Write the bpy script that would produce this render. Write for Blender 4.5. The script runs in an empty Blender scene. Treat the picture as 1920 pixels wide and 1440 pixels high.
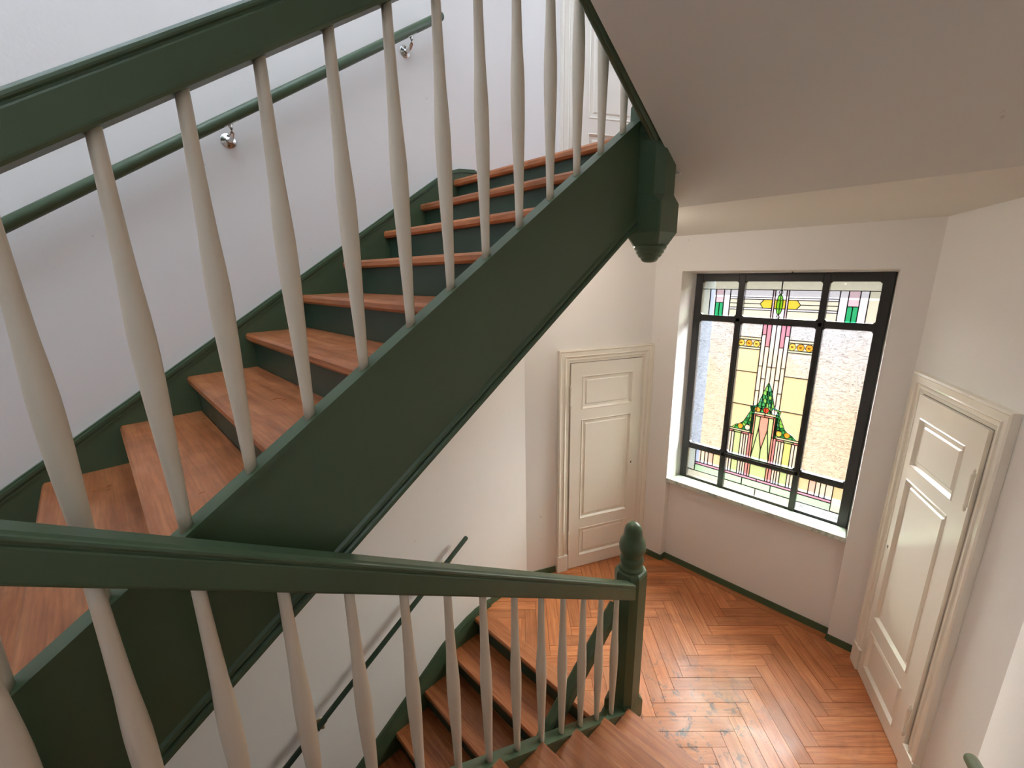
import bpy, math, random
from mathutils import Matrix, Vector
random.seed(7)
SC = bpy.context.scene
COL = SC.collection

# ------------------------------------------------------------------ camera
CAMZ = 2.74
yaw, pitch, roll, FPX = -0.80144539, 0.25278737, -0.0187257, 810.16
cy, sy, cp, sp = math.cos(yaw), math.sin(yaw), math.cos(pitch), math.sin(pitch)
fwd = Vector((sy*cp, cy*cp, -sp)); rgt = Vector((cy, -sy, 0)); upv = rgt.cross(fwd)
r2 = rgt*math.cos(roll) + upv*math.sin(roll); u2 = -rgt*math.sin(roll) + upv*math.cos(roll)
cam_d = bpy.data.cameras.new('camera')
cam = bpy.data.objects.new('camera', cam_d); COL.objects.link(cam)
cam_d.sensor_fit = 'HORIZONTAL'; cam_d.sensor_width = 36.0; cam_d.lens = FPX/1920*36
cam_d.clip_start = 0.02; cam_d.clip_end = 200
cam.matrix_world = Matrix(((r2.x, u2.x, -fwd.x, 0), (r2.y, u2.y, -fwd.y, 0), (r2.z, u2.z, -fwd.z, CAMZ), (0, 0, 0, 1)))
SC.camera = cam

# ------------------------------------------------------------------ light and exposure
SKY = 26.0
w = bpy.data.worlds.new('overcast_sky'); SC.world = w; w.use_nodes = True
bg = w.node_tree.nodes['Background']
bg.inputs[0].default_value = (0.93, 0.975, 1.0, 1); bg.inputs[1].default_value = SKY
def portal(name, loc, rot, sx, sy_):
    l = bpy.data.lights.new(name, 'AREA'); l.shape = 'RECTANGLE'; l.size = sx; l.size_y = sy_
    l.cycles.is_portal = True
    o = bpy.data.objects.new(name, l); COL.objects.link(o); o.location = loc; o.rotation_euler = rot
portal('window_portal', (-0.963, 3.90, 1.77), (math.radians(-90), 0, 0), 1.30, 1.90)
portal('upper_window_portal', (-0.963, 3.90, 5.08), (math.radians(-90), 0, 0), 1.30, 1.90)
portal('lower_window_portal', (-0.963, 3.90, -1.54), (math.radians(-90), 0, 0), 1.30, 1.90)
portal('added_fill_window_portal', (-.75, -2.0, 3.6), (math.radians(90), 0, 0), 1.7, 2.2)
portal('skylight_portal', (-1.0, -.05, 6.80), (0, 0, 0), 2.5, 3.3)
SC.view_settings.view_transform = 'Standard'; SC.view_settings.look = 'None'
SC.view_settings.exposure = 0.85; SC.view_settings.gamma = 1.0; SC.view_settings.use_curve_mapping = False
SC.cycles.max_bounces = 10; SC.cycles.diffuse_bounces = 6; SC.cycles.transparent_max_bounces = 16
SC.cycles.sample_clamp_indirect = 6.0; SC.cycles.caustics_reflective = False; SC.cycles.caustics_refractive = False
SC.cycles.use_denoising = True

# ------------------------------------------------------------------ materials
def srgb(r, g, b):
    f = lambda c: (c/255/12.92) if c/255 <= .04045 else ((c/255+.055)/1.055)**2.4
    return (f(r), f(g), f(b), 1)
class NT:
    def __init__(s, name):
        s.m = bpy.data.materials.new(name); s.m.use_nodes = True; s.t = s.m.node_tree; s.n = s.t.nodes; s.n.clear()
        s.out = s.n.new('ShaderNodeOutputMaterial')
    def add(s, kind, **kw):
        nd = s.n.new(kind)
        for k, v in kw.items():
            if k.startswith('i_'):
                key = k[2:]; key = int(key) if key.isdigit() else key.replace('_', ' ')
                nd.inputs[key].default_value = v
            else: setattr(nd, k, v)
        return nd
    def link(s, a, b): s.t.links.new(a, b)
def mixc(t, fac, a, b, mode='MIX'):
    m = t.add('ShaderNodeMix', data_type='RGBA', blend_type=mode)
    for sock, v in ((m.inputs[0], fac), (m.inputs[6], a), (m.inputs[7], b)):
        if isinstance(v, (tuple, float, int)): sock.default_value = v
        else: t.link(v, sock)
    return m.outputs[2]
def coords(t, scale=(1, 1, 1), use='Object', rand=False, rot=(0, 0, 0)):
    tc = t.add('ShaderNodeTexCoord'); mp = t.add('ShaderNodeMapping'); mp.inputs['Scale'].default_value = scale
    mp.inputs['Rotation'].default_value = rot
    if use == 'World':
        g = t.add('ShaderNodeNewGeometry'); src = g.outputs['Position']
    else: src = tc.outputs[use]
    if rand:
        oi = t.add('ShaderNodeObjectInfo'); ml = t.add('ShaderNodeMath', operation='MULTIPLY', i_1=37.0)
        t.link(oi.outputs['Random'], ml.inputs[0])
        va = t.add('ShaderNodeVectorMath', operation='ADD'); t.link(src, va.inputs[0])
        cb = t.add('ShaderNodeCombineXYZ'); t.link(ml.outputs[0], cb.inputs[0]); t.link(ml.outputs[0], cb.inputs[1])
        t.link(cb.outputs[0], va.inputs[1]); src = va.outputs[0]
    t.link(src, mp.inputs['Vector']); return mp.outputs['Vector']
def noise(t, vec, scale, detail=4, rough=.55, dist=0.0):
    n = t.add('ShaderNodeTexNoise'); n.inputs['Scale'].default_value = scale; n.inputs['Detail'].default_value = detail
    n.inputs['Roughness'].default_value = rough; n.inputs['Distortion'].default_value = dist
    t.link(vec, n.inputs['Vector']); return n.outputs['Fac']
def ramp(t, fac, stops):
    r = t.add('ShaderNodeValToRGB'); e = r.color_ramp.elements
    while len(e) < len(stops): e.new(0.5)
    for k, (p, c) in enumerate(stops): e[k].position = p; e[k].color = c if isinstance(c, tuple) else (c, c, c, 1)
    t.link(fac, r.inputs[0]); return r.outputs[0]
def bump(t, h, strength, dist):
    b = t.add('ShaderNodeBump', i_Strength=strength, i_Distance=dist); t.link(h, b.inputs['Height']); return b.outputs[0]
def principled(t, col, rough, normal=None, metal=0.0, coat=0.0, spec=0.5):
    p = t.add('ShaderNodeBsdfPrincipled')
    for sock, v in ((p.inputs['Base Color'], col), (p.inputs['Roughness'], rough)):
        if isinstance(v, (tuple, float, int)): sock.default_value = v
        else: t.link(v, sock)
    p.inputs['Metallic'].default_value = metal; p.inputs['Coat Weight'].default_value = coat
    p.inputs['Specular IOR Level'].default_value = spec; p.inputs['Coat Roughness'].default_value = .15
    if normal is not None: t.link(normal, p.inputs['Normal'])
    t.link(p.outputs[0], t.out.inputs[0]); return p
def mat_plaster(name, c):
    t = NT(name); v = coords(t, use='World')
    n1 = noise(t, v, 1.3, 3); n2 = noise(t, v, 60, 3); n3 = noise(t, v, 7, 2)
    dark = tuple(x*.93 for x in c[:3])+(1,)
    col = mixc(t, n1, c, dark)
    # small scuffs and scratches
    sc = t.add('ShaderNodeTexNoise'); sc.inputs['Scale'].default_value = 5; sc.inputs['Detail'].default_value = 6
    sc.inputs['Distortion'].default_value = 2.2; t.link(v, sc.inputs['Vector'])
    sm = ramp(t, sc.outputs['Fac'], [(0.0, 0.0), (.735, 0.0), (.76, .35)])
    col = mixc(t, sm, col, (.30, .27, .25, 1))
    h = t.add('ShaderNodeMath', operation='ADD'); t.link(n2, h.inputs[0]); t.link(n3, h.inputs[1])
    principled(t, col, .72, bump(t, h.outputs[0], .10, .004), spec=.25); return t.m
def mat_paint(name, c, rough=.3, bs=.06, var=.85, coat=0.0):
    t = NT(name); v = coords(t, use='World'); n1 = noise(t, v, 3.0, 4); n2 = noise(t, v, 28, 3); n3 = noise(t, v, 9, 5, .6)
    col = mixc(t, n1, c, tuple(x*var for x in c[:3])+(1,))
    rr = t.add('ShaderNodeMapRange'); rr.inputs[3].default_value = rough*.8; rr.inputs[4].default_value = rough*1.3; t.link(n3, rr.inputs[0])
    principled(t, col, rr.outputs[0], bump(t, n2, bs, .003), coat=coat); return t.m
def mat_wood(name, c1, c2, c3, axis=0, rough=.38, world=False, wear=False):
    t = NT(name)
    sc = [14, 14, 14]; sc[axis] = 1.0
    v = coords(t, tuple(sc), 'Object', rand=True)
    g = noise(t, v, 2.2, 7, .62, .35)
    fine = noise(t, coords(t, tuple(x*5 if i != axis else 3 for i, x in enumerate(sc)), 'Object', rand=True), 2.0, 4, .6)
    col = ramp(t, g, [(.28, c2), (.5, c1), (.72, c3)])
    col = mixc(t, ramp(t, fine, [(.35, .45), (.6, 0.0)]), col, tuple(x*.45 for x in c1[:3])+(1,))
    oi = t.add('ShaderNodeObjectInfo')
    hs = t.add('ShaderNodeHueSaturation'); mr = t.add('ShaderNodeMapRange'); mr.inputs[3].default_value = .84; mr.inputs[4].default_value = 1.2
    t.link(oi.outputs['Random'], mr.inputs[0]); t.link(mr.outputs[0], hs.inputs['Value']); t.link(col, hs.inputs['Color'])
    col = hs.outputs[0]
    wv = coords(t, use='World')
    st = noise(t, wv, 4.5, 6, .6, .8)
    col = mixc(t, ramp(t, st, [(.52, 0.0), (.75, .45)]), col, tuple(x*.45 for x in c2[:3])+(1,))
    rough_s = ramp(t, noise(t, wv, 6, 5), [(.3, rough*.75), (.7, rough*1.35)])
    if wear:   # trodden, grey-black worn marks and pale scratches round the foot of the stair
        d = t.add('ShaderNodeVectorMath', operation='DISTANCE'); d.inputs[1].default_value = (-.72, 2.25, 0)
        gg = t.add('ShaderNodeNewGeometry'); t.link(gg.outputs['Position'], d.inputs[0])
        near = t.add('ShaderNodeMapRange', clamp=True); near.inputs[1].default_value = .15; near.inputs[2].default_value = .62
        near.inputs[3].default_value = 1.0; near.inputs[4].default_value = 0.0; t.link(d.outputs['Value'], near.inputs[0])
        fl = ramp(t, noise(t, wv, 11, 9, .72, 1.0), [(.53, 0.0), (.60, .95)])
        mm = t.add('ShaderNodeMath', operation='MULTIPLY'); t.link(fl, mm.inputs[0]); t.link(near.outputs[0], mm.inputs[1])
        col = mixc(t, mm.outputs[0], col, srgb(66, 58, 56))
        sv = coords(t, (3, 26, 1), 'World', rot=(0, 0, .9))
        sr = ramp(t, noise(t, sv, 2.4, 5, .7, .4), [(.62, 0.0), (.70, .55)])
        m2 = t.add('ShaderNodeMath', operation='MULTIPLY'); t.link(sr, m2.inputs[0]); t.link(near.outputs[0], m2.inputs[1])
        col = mixc(t, m2.outputs[0], col, srgb(226, 190, 160))
    principled(t, col, rough_s, bump(t, fine, .12, .002), coat=.14); return t.m
def mat_metal(name, c, rough):
    t = NT(name); v = coords(t, use='World'); n = noise(t, v, 40, 3)
    principled(t, mixc(t, n, c, tuple(x*.8 for x in c[:3])+(1,)), rough, metal=1.0); return t.m
def mat_marble(name):
    t = NT(name); v = coords(t, use='World'); n = noise(t, v, 5, 8, .6, 1.4)
    col = ramp(t, n, [(.35, srgb(190, 202, 190)), (.5, srgb(206, 214, 206)), (.56, srgb(150, 168, 156)), (.62, srgb(204, 210, 202))])
    principled(t, col, .22); return t.m
def mat_glass(name, c, kind='wavy', trans=.04, strength=1.0):
    t = NT(name)
    if kind == 'wavy':     # rippled glass: horizontal wavelets
        n = noise(t, coords(t, (14, 1, 42), 'World'), 1.0, 2, .5, 1.2)
        pat = ramp(t, n, [(.38, 1.0), (.43, .45), (.465, 1.0), (.52, 1.0), (.555, .35), (.60, 1.0)])
    elif kind == 'hammer':
        n = noise(t, coords(t, (70, 1, 70), 'World'), 1.0, 2, .5, .8)
        pat = ramp(t, n, [(.32, .80), (.48, 1.0), (.75, .95)])
    else:
        n = noise(t, coords(t, (120, 1, 120), 'World'), 1.0, 3, .6)
        pat = ramp(t, n, [(.30, .82), (.42, 1.0)])
    col = mixc(t, 1.0, c, pat, 'MULTIPLY')
    tr = t.add('ShaderNodeBsdfTransparent'); tl = t.add('ShaderNodeBsdfTranslucent'); gl = t.add('ShaderNodeBsdfGlossy', i_Roughness=.12)
    t.link(col, tr.inputs[0]); t.link(col, tl.inputs[0])
    bn = bump(t, n, .5, .01); t.link(bn, gl.inputs['Normal'])
    m1 = t.add('ShaderNodeMixShader'); m1.inputs[0].default_value = trans; t.link(tr.outputs[0], m1.inputs[1]); t.link(tl.outputs[0], m1.inputs[2])
    m2 = t.add('ShaderNodeMixShader'); m2.inputs[0].default_value = .05; t.link(m1.outputs[0], m2.inputs[1]); t.link(gl.outputs[0], m2.inputs[2])
    t.link(m2.outputs[0], t.out.inputs[0]); return t.m

M = {}
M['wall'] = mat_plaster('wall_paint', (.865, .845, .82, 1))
M['wallcool'] = mat_plaster('wall_paint_white', (.82, .80, .785, 1))
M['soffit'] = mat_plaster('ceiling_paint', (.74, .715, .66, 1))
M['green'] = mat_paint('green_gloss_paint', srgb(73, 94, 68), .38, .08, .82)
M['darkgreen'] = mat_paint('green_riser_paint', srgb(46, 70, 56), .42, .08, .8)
M['cream'] = mat_paint('cream_baluster_paint', srgb(222, 211, 192), .38, .10, .9)
M['doorwhite'] = mat_paint('white_door_gloss', srgb(241, 235, 223), .17, .05, .95)
M['doorgap'] = mat_paint('dark_gap', srgb(70, 60, 48), .6, .05, .9)
M['black'] = mat_paint('black_window_iron', srgb(38, 36, 34), .42, .3, .7)
M['lead'] = mat_paint('lead_came', srgb(40, 38, 38), .5, .1, .8)
M['tread'] = mat_wood('oiled_tread_wood', srgb(170, 102, 60), srgb(130, 72, 40), srgb(188, 124, 78), 0, .36)
M['parquet'] = mat_wood('parquet_oak', srgb(198, 124, 76), srgb(168, 96, 54), srgb(210, 146, 98), 0, .44, wear=True)
M['seam'] = mat_paint('floor_seam', srgb(70, 42, 24), .8, .05, .9)
M['marble'] = mat_marble('sill_marble')
M['chrome'] = mat_metal('bracket_chrome', (.75, .74, .72, 1), .18)
M['brass'] = mat_metal('bracket_brass', (.55, .42, .22, 1), .3)
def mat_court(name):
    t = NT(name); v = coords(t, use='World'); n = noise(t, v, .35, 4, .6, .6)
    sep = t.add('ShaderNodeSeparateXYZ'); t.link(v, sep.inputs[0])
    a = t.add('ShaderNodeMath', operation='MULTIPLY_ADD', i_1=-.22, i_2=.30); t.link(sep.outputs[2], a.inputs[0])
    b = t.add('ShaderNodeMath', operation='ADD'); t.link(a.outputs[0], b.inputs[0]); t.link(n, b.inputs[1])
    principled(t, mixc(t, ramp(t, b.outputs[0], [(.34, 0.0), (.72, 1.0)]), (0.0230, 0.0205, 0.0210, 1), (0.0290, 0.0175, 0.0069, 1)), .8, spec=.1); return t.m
M['facade'] = mat_court('ochre_to_pale_facade')  # ochre below, pale above; the edge is blurred in colour to suit rippled glass
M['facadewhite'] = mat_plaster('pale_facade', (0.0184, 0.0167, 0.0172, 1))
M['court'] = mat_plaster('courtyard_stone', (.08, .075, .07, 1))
M['revealshade'] = mat_plaster('outer_reveal_shade', (0.0339, 0.0420, 0.0582, 1))
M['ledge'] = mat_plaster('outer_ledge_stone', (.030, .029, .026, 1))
GL = {
 'clear': mat_glass('rippled_clear_glass', (.97, .96, .95, 1), 'wavy'),
 'cream': mat_glass('cream_glass', (.93, .84, .64, 1), 'hammer'),
 'pale': mat_glass('pale_straw_glass', (.93, .88, .66, 1), 'seedy'),
 'white': mat_glass('white_glass', (.99, .96, .98, 1), 'seedy'),
 'lilac': mat_glass('lilac_glass', (.88, .88, .97, 1), 'seedy'),
 'ppink': mat_glass('pale_pink_glass', (.93, .68, .72, 1), 'seedy'),
 'pink': mat_glass('pink_glass', (.86, .36, .46, 1), 'seedy'),
 'rose': mat_glass('rose_glass', (.88, .44, .42, 1), 'seedy'),
 'green': mat_glass('emerald_glass', (.03, .50, .18, 1), 'seedy'),
 'lgreen': mat_glass('pale_green_glass', (.60, .85, .50, 1), 'seedy'),
 'mint': mat_glass('mint_glass', (.78, .92, .76, 1), 'seedy'),
 'lime': mat_glass('lime_glass', (.20, .75, .06, 1), 'seedy'),
 'ygreen': mat_glass('yellow_green_glass', (.78, .86, .36, 1), 'seedy'),
 'yellow': mat_glass('yellow_glass', (.93, .70, .06, 1), 'seedy'),
 'amber': mat_glass('amber_glass', (.95, .66, .16, 1), 'seedy'),
 'orange': mat_glass('orange_glass', (.92, .42, .05, 1), 'seedy'),
 'red': mat_glass('red_glass', (.85, .08, .04, 1), 'seedy'),
 'leafA': mat_glass('dark_leaf_glass', (.02, .20, .07, 1), 'seedy'),
 'leafB': mat_glass('mid_leaf_glass', (.05, .38, .12, 1), 'seedy'),
 'leafC': mat_glass('light_leaf_glass', (.24, .62, .14, 1), 'seedy'),
 'leafD': mat_glass('teal_leaf_glass', (.10, .50, .34, 1), 'seedy'),
 'frost': mat_glass('frosted_glass', (.33, .345, .37, 1), 'hammer', .4),
 'fillglass': mat_glass('added_fill_window_glass', (.130, .133, .136, 1), 'hammer', .3),
 'lowerglass': mat_glass('lower_window_glass', (.85, .86, .86, 1), 'hammer', .3),
 'frostclear': mat_glass('clean_roof_glass', (.46, .48, .51, 1), 'hammer', .3),
}

# ------------------------------------------------------------------ mesh helpers
def wloc(o):
    v = Vector((0, 0, 0))
    while o is not None: v += o.location; o = o.parent
    return v
def mk(name, verts, faces, mat, parent=None, smooth=False, loc=None, bevel=0.0, bseg=2):
    base = wloc(parent) if parent is not None else Vector((0, 0, 0))
    off = Vector(loc) if loc is not None else base
    me = bpy.data.meshes.new(name)
    me.from_pydata([tuple(Vector(v)-off) for v in verts], [], faces); me.update()
    me.materials.append(mat)
    if smooth: me.polygons.foreach_set('use_smooth', [True]*len(me.polygons))
    o = bpy.data.objects.new(name, me); COL.objects.link(o)
    o.parent = parent; o.location = off-base
    if bevel:
        b = o.modifiers.new('bevel', 'BEVEL'); b.width = bevel; b.segments = bseg; b.limit_method = 'ANGLE'; b.angle_limit = math.radians(40)
        b.harden_normals = False
    return o
class MB:
    def __init__(s): s.v = []; s.f = []
    def add(s, v, f):
        n = len(s.v); s.v += [tuple(x) for x in v]; s.f += [tuple(i+n for i in q) for q in f]; return s
    def box(s, a, b):
        x0, y0, z0 = a; x1, y1, z1 = b
        return s.add([(x0,y0,z0),(x1,y0,z0),(x1,y1,z0),(x0,y1,z0),(x0,y0,z1),(x1,y0,z1),(x1,y1,z1),(x0,y1,z1)],
                     [(0,3,2,1),(4,5,6,7),(0,1,5,4),(1,2,6,5),(2,3,7,6),(3,0,4,7)])
    def prism(s, bottom, top):      # two rings of 3-D points, same length
        n = len(bottom); f = [tuple(range(n))[::-1], tuple(range(n, 2*n))]
        f += [(i, (i+1) % n, n+(i+1) % n, n+i) for i in range(n)]
        return s.add(list(bottom)+list(top), f)
    def build(s, name, mat, parent=None, **k): return mk(name, s.v, s.f, mat, parent, **k)
def plan(poly, z0, z1): return [(x, y, z0) for x, y in poly], [(x, y, z1) for x, y in poly]
def lathe(prof, c, n=20, ax='z'):
    v = []; f = []
    for h, r in prof:
        for k in range(n):
            a = 2*math.pi*k/n
            v.append((c[0]+r*math.cos(a), c[1]+r*math.sin(a), c[2]+h))
    for i in range(len(prof)-1):
        for k in range(n): f.append((i*n+k, i*n+(k+1) % n, (i+1)*n+(k+1) % n, (i+1)*n+k))
    f.append(tuple(range(n))[::-1]); f.append(tuple((len(prof)-1)*n+k for k in range(n)))
    return v, f
def tube(pts, r, n=12):
    v = []; f = []; P = [Vector(p) for p in pts]
    for i, p in enumerate(P):
        d = (P[min(i+1, len(P)-1)]-P[max(i-1, 0)]).normalized()
        a = d.cross(Vector((0, 0, 1)) if abs(d.z) < .9 else Vector((1, 0, 0))).normalized(); b = d.cross(a)
        rr = r[i] if isinstance(r, (list, tuple)) else r
        for k in range(n):
            t = 2*math.pi*k/n; v.append(p+a*math.cos(t)*rr+b*math.sin(t)*rr)
    for i in range(len(P)-1):
        for k in range(n): f.append((i*n+k, i*n+(k+1) % n, (i+1)*n+(k+1) % n, (i+1)*n+k))
    f.append(tuple(range(n))[::-1]); f.append(tuple((len(P)-1)*n+k for k in range(n)))
    return v, f
def sweep_y(prof, ys, zf):      # profile (x, dz) carried along the stair line z = zf(y)
    v = []; f = []; n = len(prof)
    for y in ys:
        for x, dz in prof: v.append((x, y, zf(y)+dz))
    for i in range(len(ys)-1):
        for k in range(n): f.append((i*n+k, i*n+(k+1) % n, (i+1)*n+(k+1) % n, (i+1)*n+k))
    f.append(tuple(range(n))[::-1]); f.append(tuple((len(ys)-1)*n+k for k in range(n)))
    return v, f
def empty(name, loc, label=None, cat=None, group=None, kind=None):
    o = bpy.data.objects.new(name, None); COL.objects.link(o); o.location = loc; o.empty_display_size = .1
    return tag(o, label, cat, group, kind)
def tag(o, label=None, cat=None, group=None, kind=None):
    if label: o['label'] = label
    if cat: o['category'] = cat
    if group: o['group'] = group
    if kind: o['kind'] = kind
    return o
def struct(o, label, cat): return tag(o, label, cat, None, 'structure')
def copy_to(o, loc, parent):
    c = o.copy(); COL.objects.link(c); c.parent = parent; c.location = Vector(loc)-wloc(parent); return c

# ------------------------------------------------------------------ dimensions
H = 3.31; R = H/20
XL, XR = -2.385, 0.385
YC, ZLO, ZHI = 3.55, -3.31, 6.7
GL_ = .2565; GR_ = .26
cs, sn = math.cos(.4363), math.sin(.4363)
A1 = (XL, 2.454); A2 = (-1.871, YC); A3 = (-.130, YC); A4 = (XR, 2.444)
YB = -1.8
def nosL(y, top=H): return top-(GL_ and R/GL_)*(1.805-y)

# ------------------------------------------------------------------ room shell
def wall(name, p, q, label, t=.15, z0=ZLO, z1=ZHI):
    d = Vector((q[0]-p[0], q[1]-p[1])).normalized(); n = Vector((-d.y, d.x))*t       # outward is to the left of p->q
    poly = [p, q, (q[0]+n.x, q[1]+n.y), (p[0]+n.x, p[1]+n.y)]
    return struct(MB().prism(*plan(poly, z0, z1)).build(name, M['wall']), label, 'wall')
wall('wall_left', (XL, YB), (XL, 2.454), 'long white plaster stair wall carrying the green wall handrails')
wall('wall_left_bay', A1, A2, 'splayed white wall with the narrow white panelled door left of the window')
wall('wall_right_bay', A3, A4, 'splayed white wall with the white panelled door right of the window')
wall('wall_right', (XR, 2.444), (XR, YB), 'white stair wall at the right edge of the picture')
b = MB().box((XL-.15, YB-.15, ZLO), (XR+.15, YB, 2.5)).box((XL-.15, YB-.15, 4.7), (XR+.15, YB, ZHI)).box((XL-.15, YB-.15, 2.5), (-1.6, YB, 4.7)).box((.1, YB-.15, 2.5), (XR+.15, YB, 4.7))
struct(b.build('wall_back', M['wall']), 'white plaster wall behind the half landing', 'wall')
w5 = empty('added_window_5', (-.75, YB, 2.5), 'unseen window added behind the viewer for soft fill', 'window', None, 'structure')  # not a known window, added to bring fill light from behind
MB().box((-1.6, YB-.10, 2.5), (.1, YB-.09, 4.7)).build('glass_pane', GL['fillglass'], w5)
MB().box((-1.6, YB-.12, 2.5), (-1.54, YB-.06, 4.7)).box((.04, YB-.12, 2.5), (.1, YB-.06, 4.7)).box((-.78, YB-.12, 2.5), (-.72, YB-.06, 4.7)).box((-1.54, YB-.12, 2.5), (.04, YB-.06, 2.56)).box((-1.54, YB-.12, 4.64), (.04, YB-.06, 4.7)).build('window_frame', M['black'], w5)

NX0, NX1, WX0, WX1 = -1.637, -.290, -1.607, -.322
def window_wall(z, name):
    b = MB()
    L = [(-2.05, YC), (NX0, YC), (WX0-.02, 3.76), (WX0+.005, 3.80), (WX0+.005, 4.15), (-2.05, 4.15)]
    Rr = [(NX1, YC), (.05, YC), (.05, 4.15), (WX1-.005, 4.15), (WX1-.005, 3.80), (WX1+.012, 3.76)]
    lo = z-.31
    hi = z+3.0
    b.prism(*plan(L, lo, hi)).prism(*plan(Rr, lo, hi))
    b.prism([(NX0, YC, z+2.725), (NX1, YC, z+2.72), (WX1+.012, 3.76, z+2.708), (WX0-.02, 3.76, z+2.708)],
            [(NX0, YC, hi), (NX1, YC, hi), (WX1+.012, 3.76, hi), (WX0-.02, 3.76, hi)])
    b.box((WX0-.02, 3.76, z+2.70), (WX1+.012, 4.15, hi))
    b.box((NX0-.01, 3.62, lo), (NX1+.01, 4.15, z+.83))
    return b
o = window_wall(0, 'w').build('wall_window', M['wall'])
struct(o, 'white wall around the stained glass window niche', 'wall')
o = window_wall(H, 'w').build('wall_window.001', M['wall'])
struct(o, 'white wall around the window of the storey above', 'wall')
o = window_wall(-H, 'w').build('wall_window.002', M['wall'])
struct(o, 'white wall around the window of the storey below', 'wall')
# outer reveal lining (white reveal, its cool sky shade put into the colour)
struct(MB().box((WX0-.03, 3.835, .80), (WX0+.012, 4.16, 2.72)).build('trim_1', M['revealshade']), 'outer window reveal, bluish shade in its colour, seen through the left pane', 'reveal')
o = MB().box((-2.2, 3.55, 6.31), (.2, 4.15, 6.7)).build('wall_window_top', M['wall']); struct(o, 'white wall above the upper window', 'wall')

struct(MB().box((WX0+.006, 3.812, .8315), (WX1-.006, 4.22, .842)).build('trim_2', M['ledge']), 'bluish outer sill seen through the lowest panes', 'sill')
struct(MB().box((WX1-.012, 3.835, .80), (WX1+.03, 4.16, 2.72)).build('trim_3', M['revealshade']), 'outer window reveal on the right', 'reveal')
# lower landing floor
fl = MB().prism(*plan([(XL, 1.852), A1, A2, (NX0, YC), (NX0, 3.62), (NX1, 3.62), (NX1, YC), A3, A4, (XR, 1.885), (-1.0, 1.885), (-1.0, 1.852)], -.20, -.009)).build('floor', M['seam'])
struct(fl, 'herringbone parquet landing floor worn near the newel post', 'floor')
# half landings, upper landing
ZHL = H/2
for nm, z in (('floor.001', ZHL), ('floor.002', ZHL-H)):
    o = MB().prism(*plan([(XL, YB), (XR, YB), (XR, -.46), (-1.08, -.46), (-1.08, -.475), (XL, -.475)], z-.18, z)).build(nm, M['tread'])
    struct(o, 'wooden half landing behind the near flight' if z > 0 else 'wooden half landing at the foot of the lower flight', 'floor')
o = MB().prism(*plan([(XL, 1.935), A1, A2, (NX0, YC), (NX0, 3.62), (NX1, 3.62), (NX1, YC), A3, A4, (XR, 2.3), (-1.0, 2.3), (-1.0, 1.935)], 3.22, H)).build('floor.003', M['tread'])
struct(o, 'wooden landing floor at the head of the upper flight', 'floor')

o = MB().prism(*plan([(XL, YB), (XR, YB), A4, (-.130, 3.7), (-1.871, 3.7), A1], ZLO-.15, ZLO)).build('floor.004', M['tread'])
struct(o, 'wooden floor at the bottom of the stairwell', 'floor')
# ceiling under the upper landing, and the plaster soffit of the next flight up
def czed(y): return 3.0+.045*max(0, min(1, (YC-y)/1.33))
b = MB()
def strip(x0, x1, ys, zf, th):
    v = []; f = []
    for y in ys: v += [(x0, y, zf(y)), (x1, y, zf(y)), (x1, y, zf(y)+th), (x0, y, zf(y)+th)]
    for i in range(len(ys)-1):
        a = i*4; f += [(a, a+1, a+5, a+4), (a+1, a+2, a+6, a+5), (a+2, a+3, a+7, a+6), (a+3, a, a+4, a+7)]
    f += [(3, 2, 1, 0), tuple(len(v)-4+k for k in range(4))]
    return v, f
poly = [A1, A2, A3, A4, (XR, 2.252), (XL, 2.252)]
b.prism([(x, y, czed(y)) for x, y in poly][::-1], [(x, y, 3.08) for x, y in poly][::-1])
b.add(*strip(XL, -1.16, [1.86, 2.252], lambda y: 3.045, .03))
b.box((XL, 1.84, 3.045), (-1.16, 1.87, 3.27))
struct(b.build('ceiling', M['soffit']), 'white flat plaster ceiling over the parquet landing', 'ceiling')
def zsof(y): return 3.276+.61*(1.87-y)
def zfold(y): return zsof(y)
ys = [2.252, 2.05, 1.5, .8, .1, -.5]
v1, f1 = strip(-1.003, XR, ys, lambda y: zfold(y), .05); v2, f2 = strip(-1.16, -1.003, ys[:2], lambda y: zfold(y), .05)
sb = MB().add(v1, f1).add(v2, f2).box((-1.16, 2.045, 3.16), (-.99, 2.06, 3.27))
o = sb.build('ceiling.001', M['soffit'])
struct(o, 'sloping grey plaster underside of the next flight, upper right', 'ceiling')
o = mk('ceiling.002', *strip(-.995, XR, [1.88, -.5], lambda y: zsof(y)-H, .02), M['soffit'])
struct(o, 'plaster underside of the near flight', 'ceiling')
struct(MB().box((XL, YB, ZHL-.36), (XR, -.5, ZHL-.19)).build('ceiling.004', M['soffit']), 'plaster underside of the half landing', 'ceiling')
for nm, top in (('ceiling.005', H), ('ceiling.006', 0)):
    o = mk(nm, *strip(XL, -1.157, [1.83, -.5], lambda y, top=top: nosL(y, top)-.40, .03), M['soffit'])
    struct(o, 'plaster underside of the upper flight' if top else 'plaster underside of the lower flight', 'ceiling')
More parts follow.
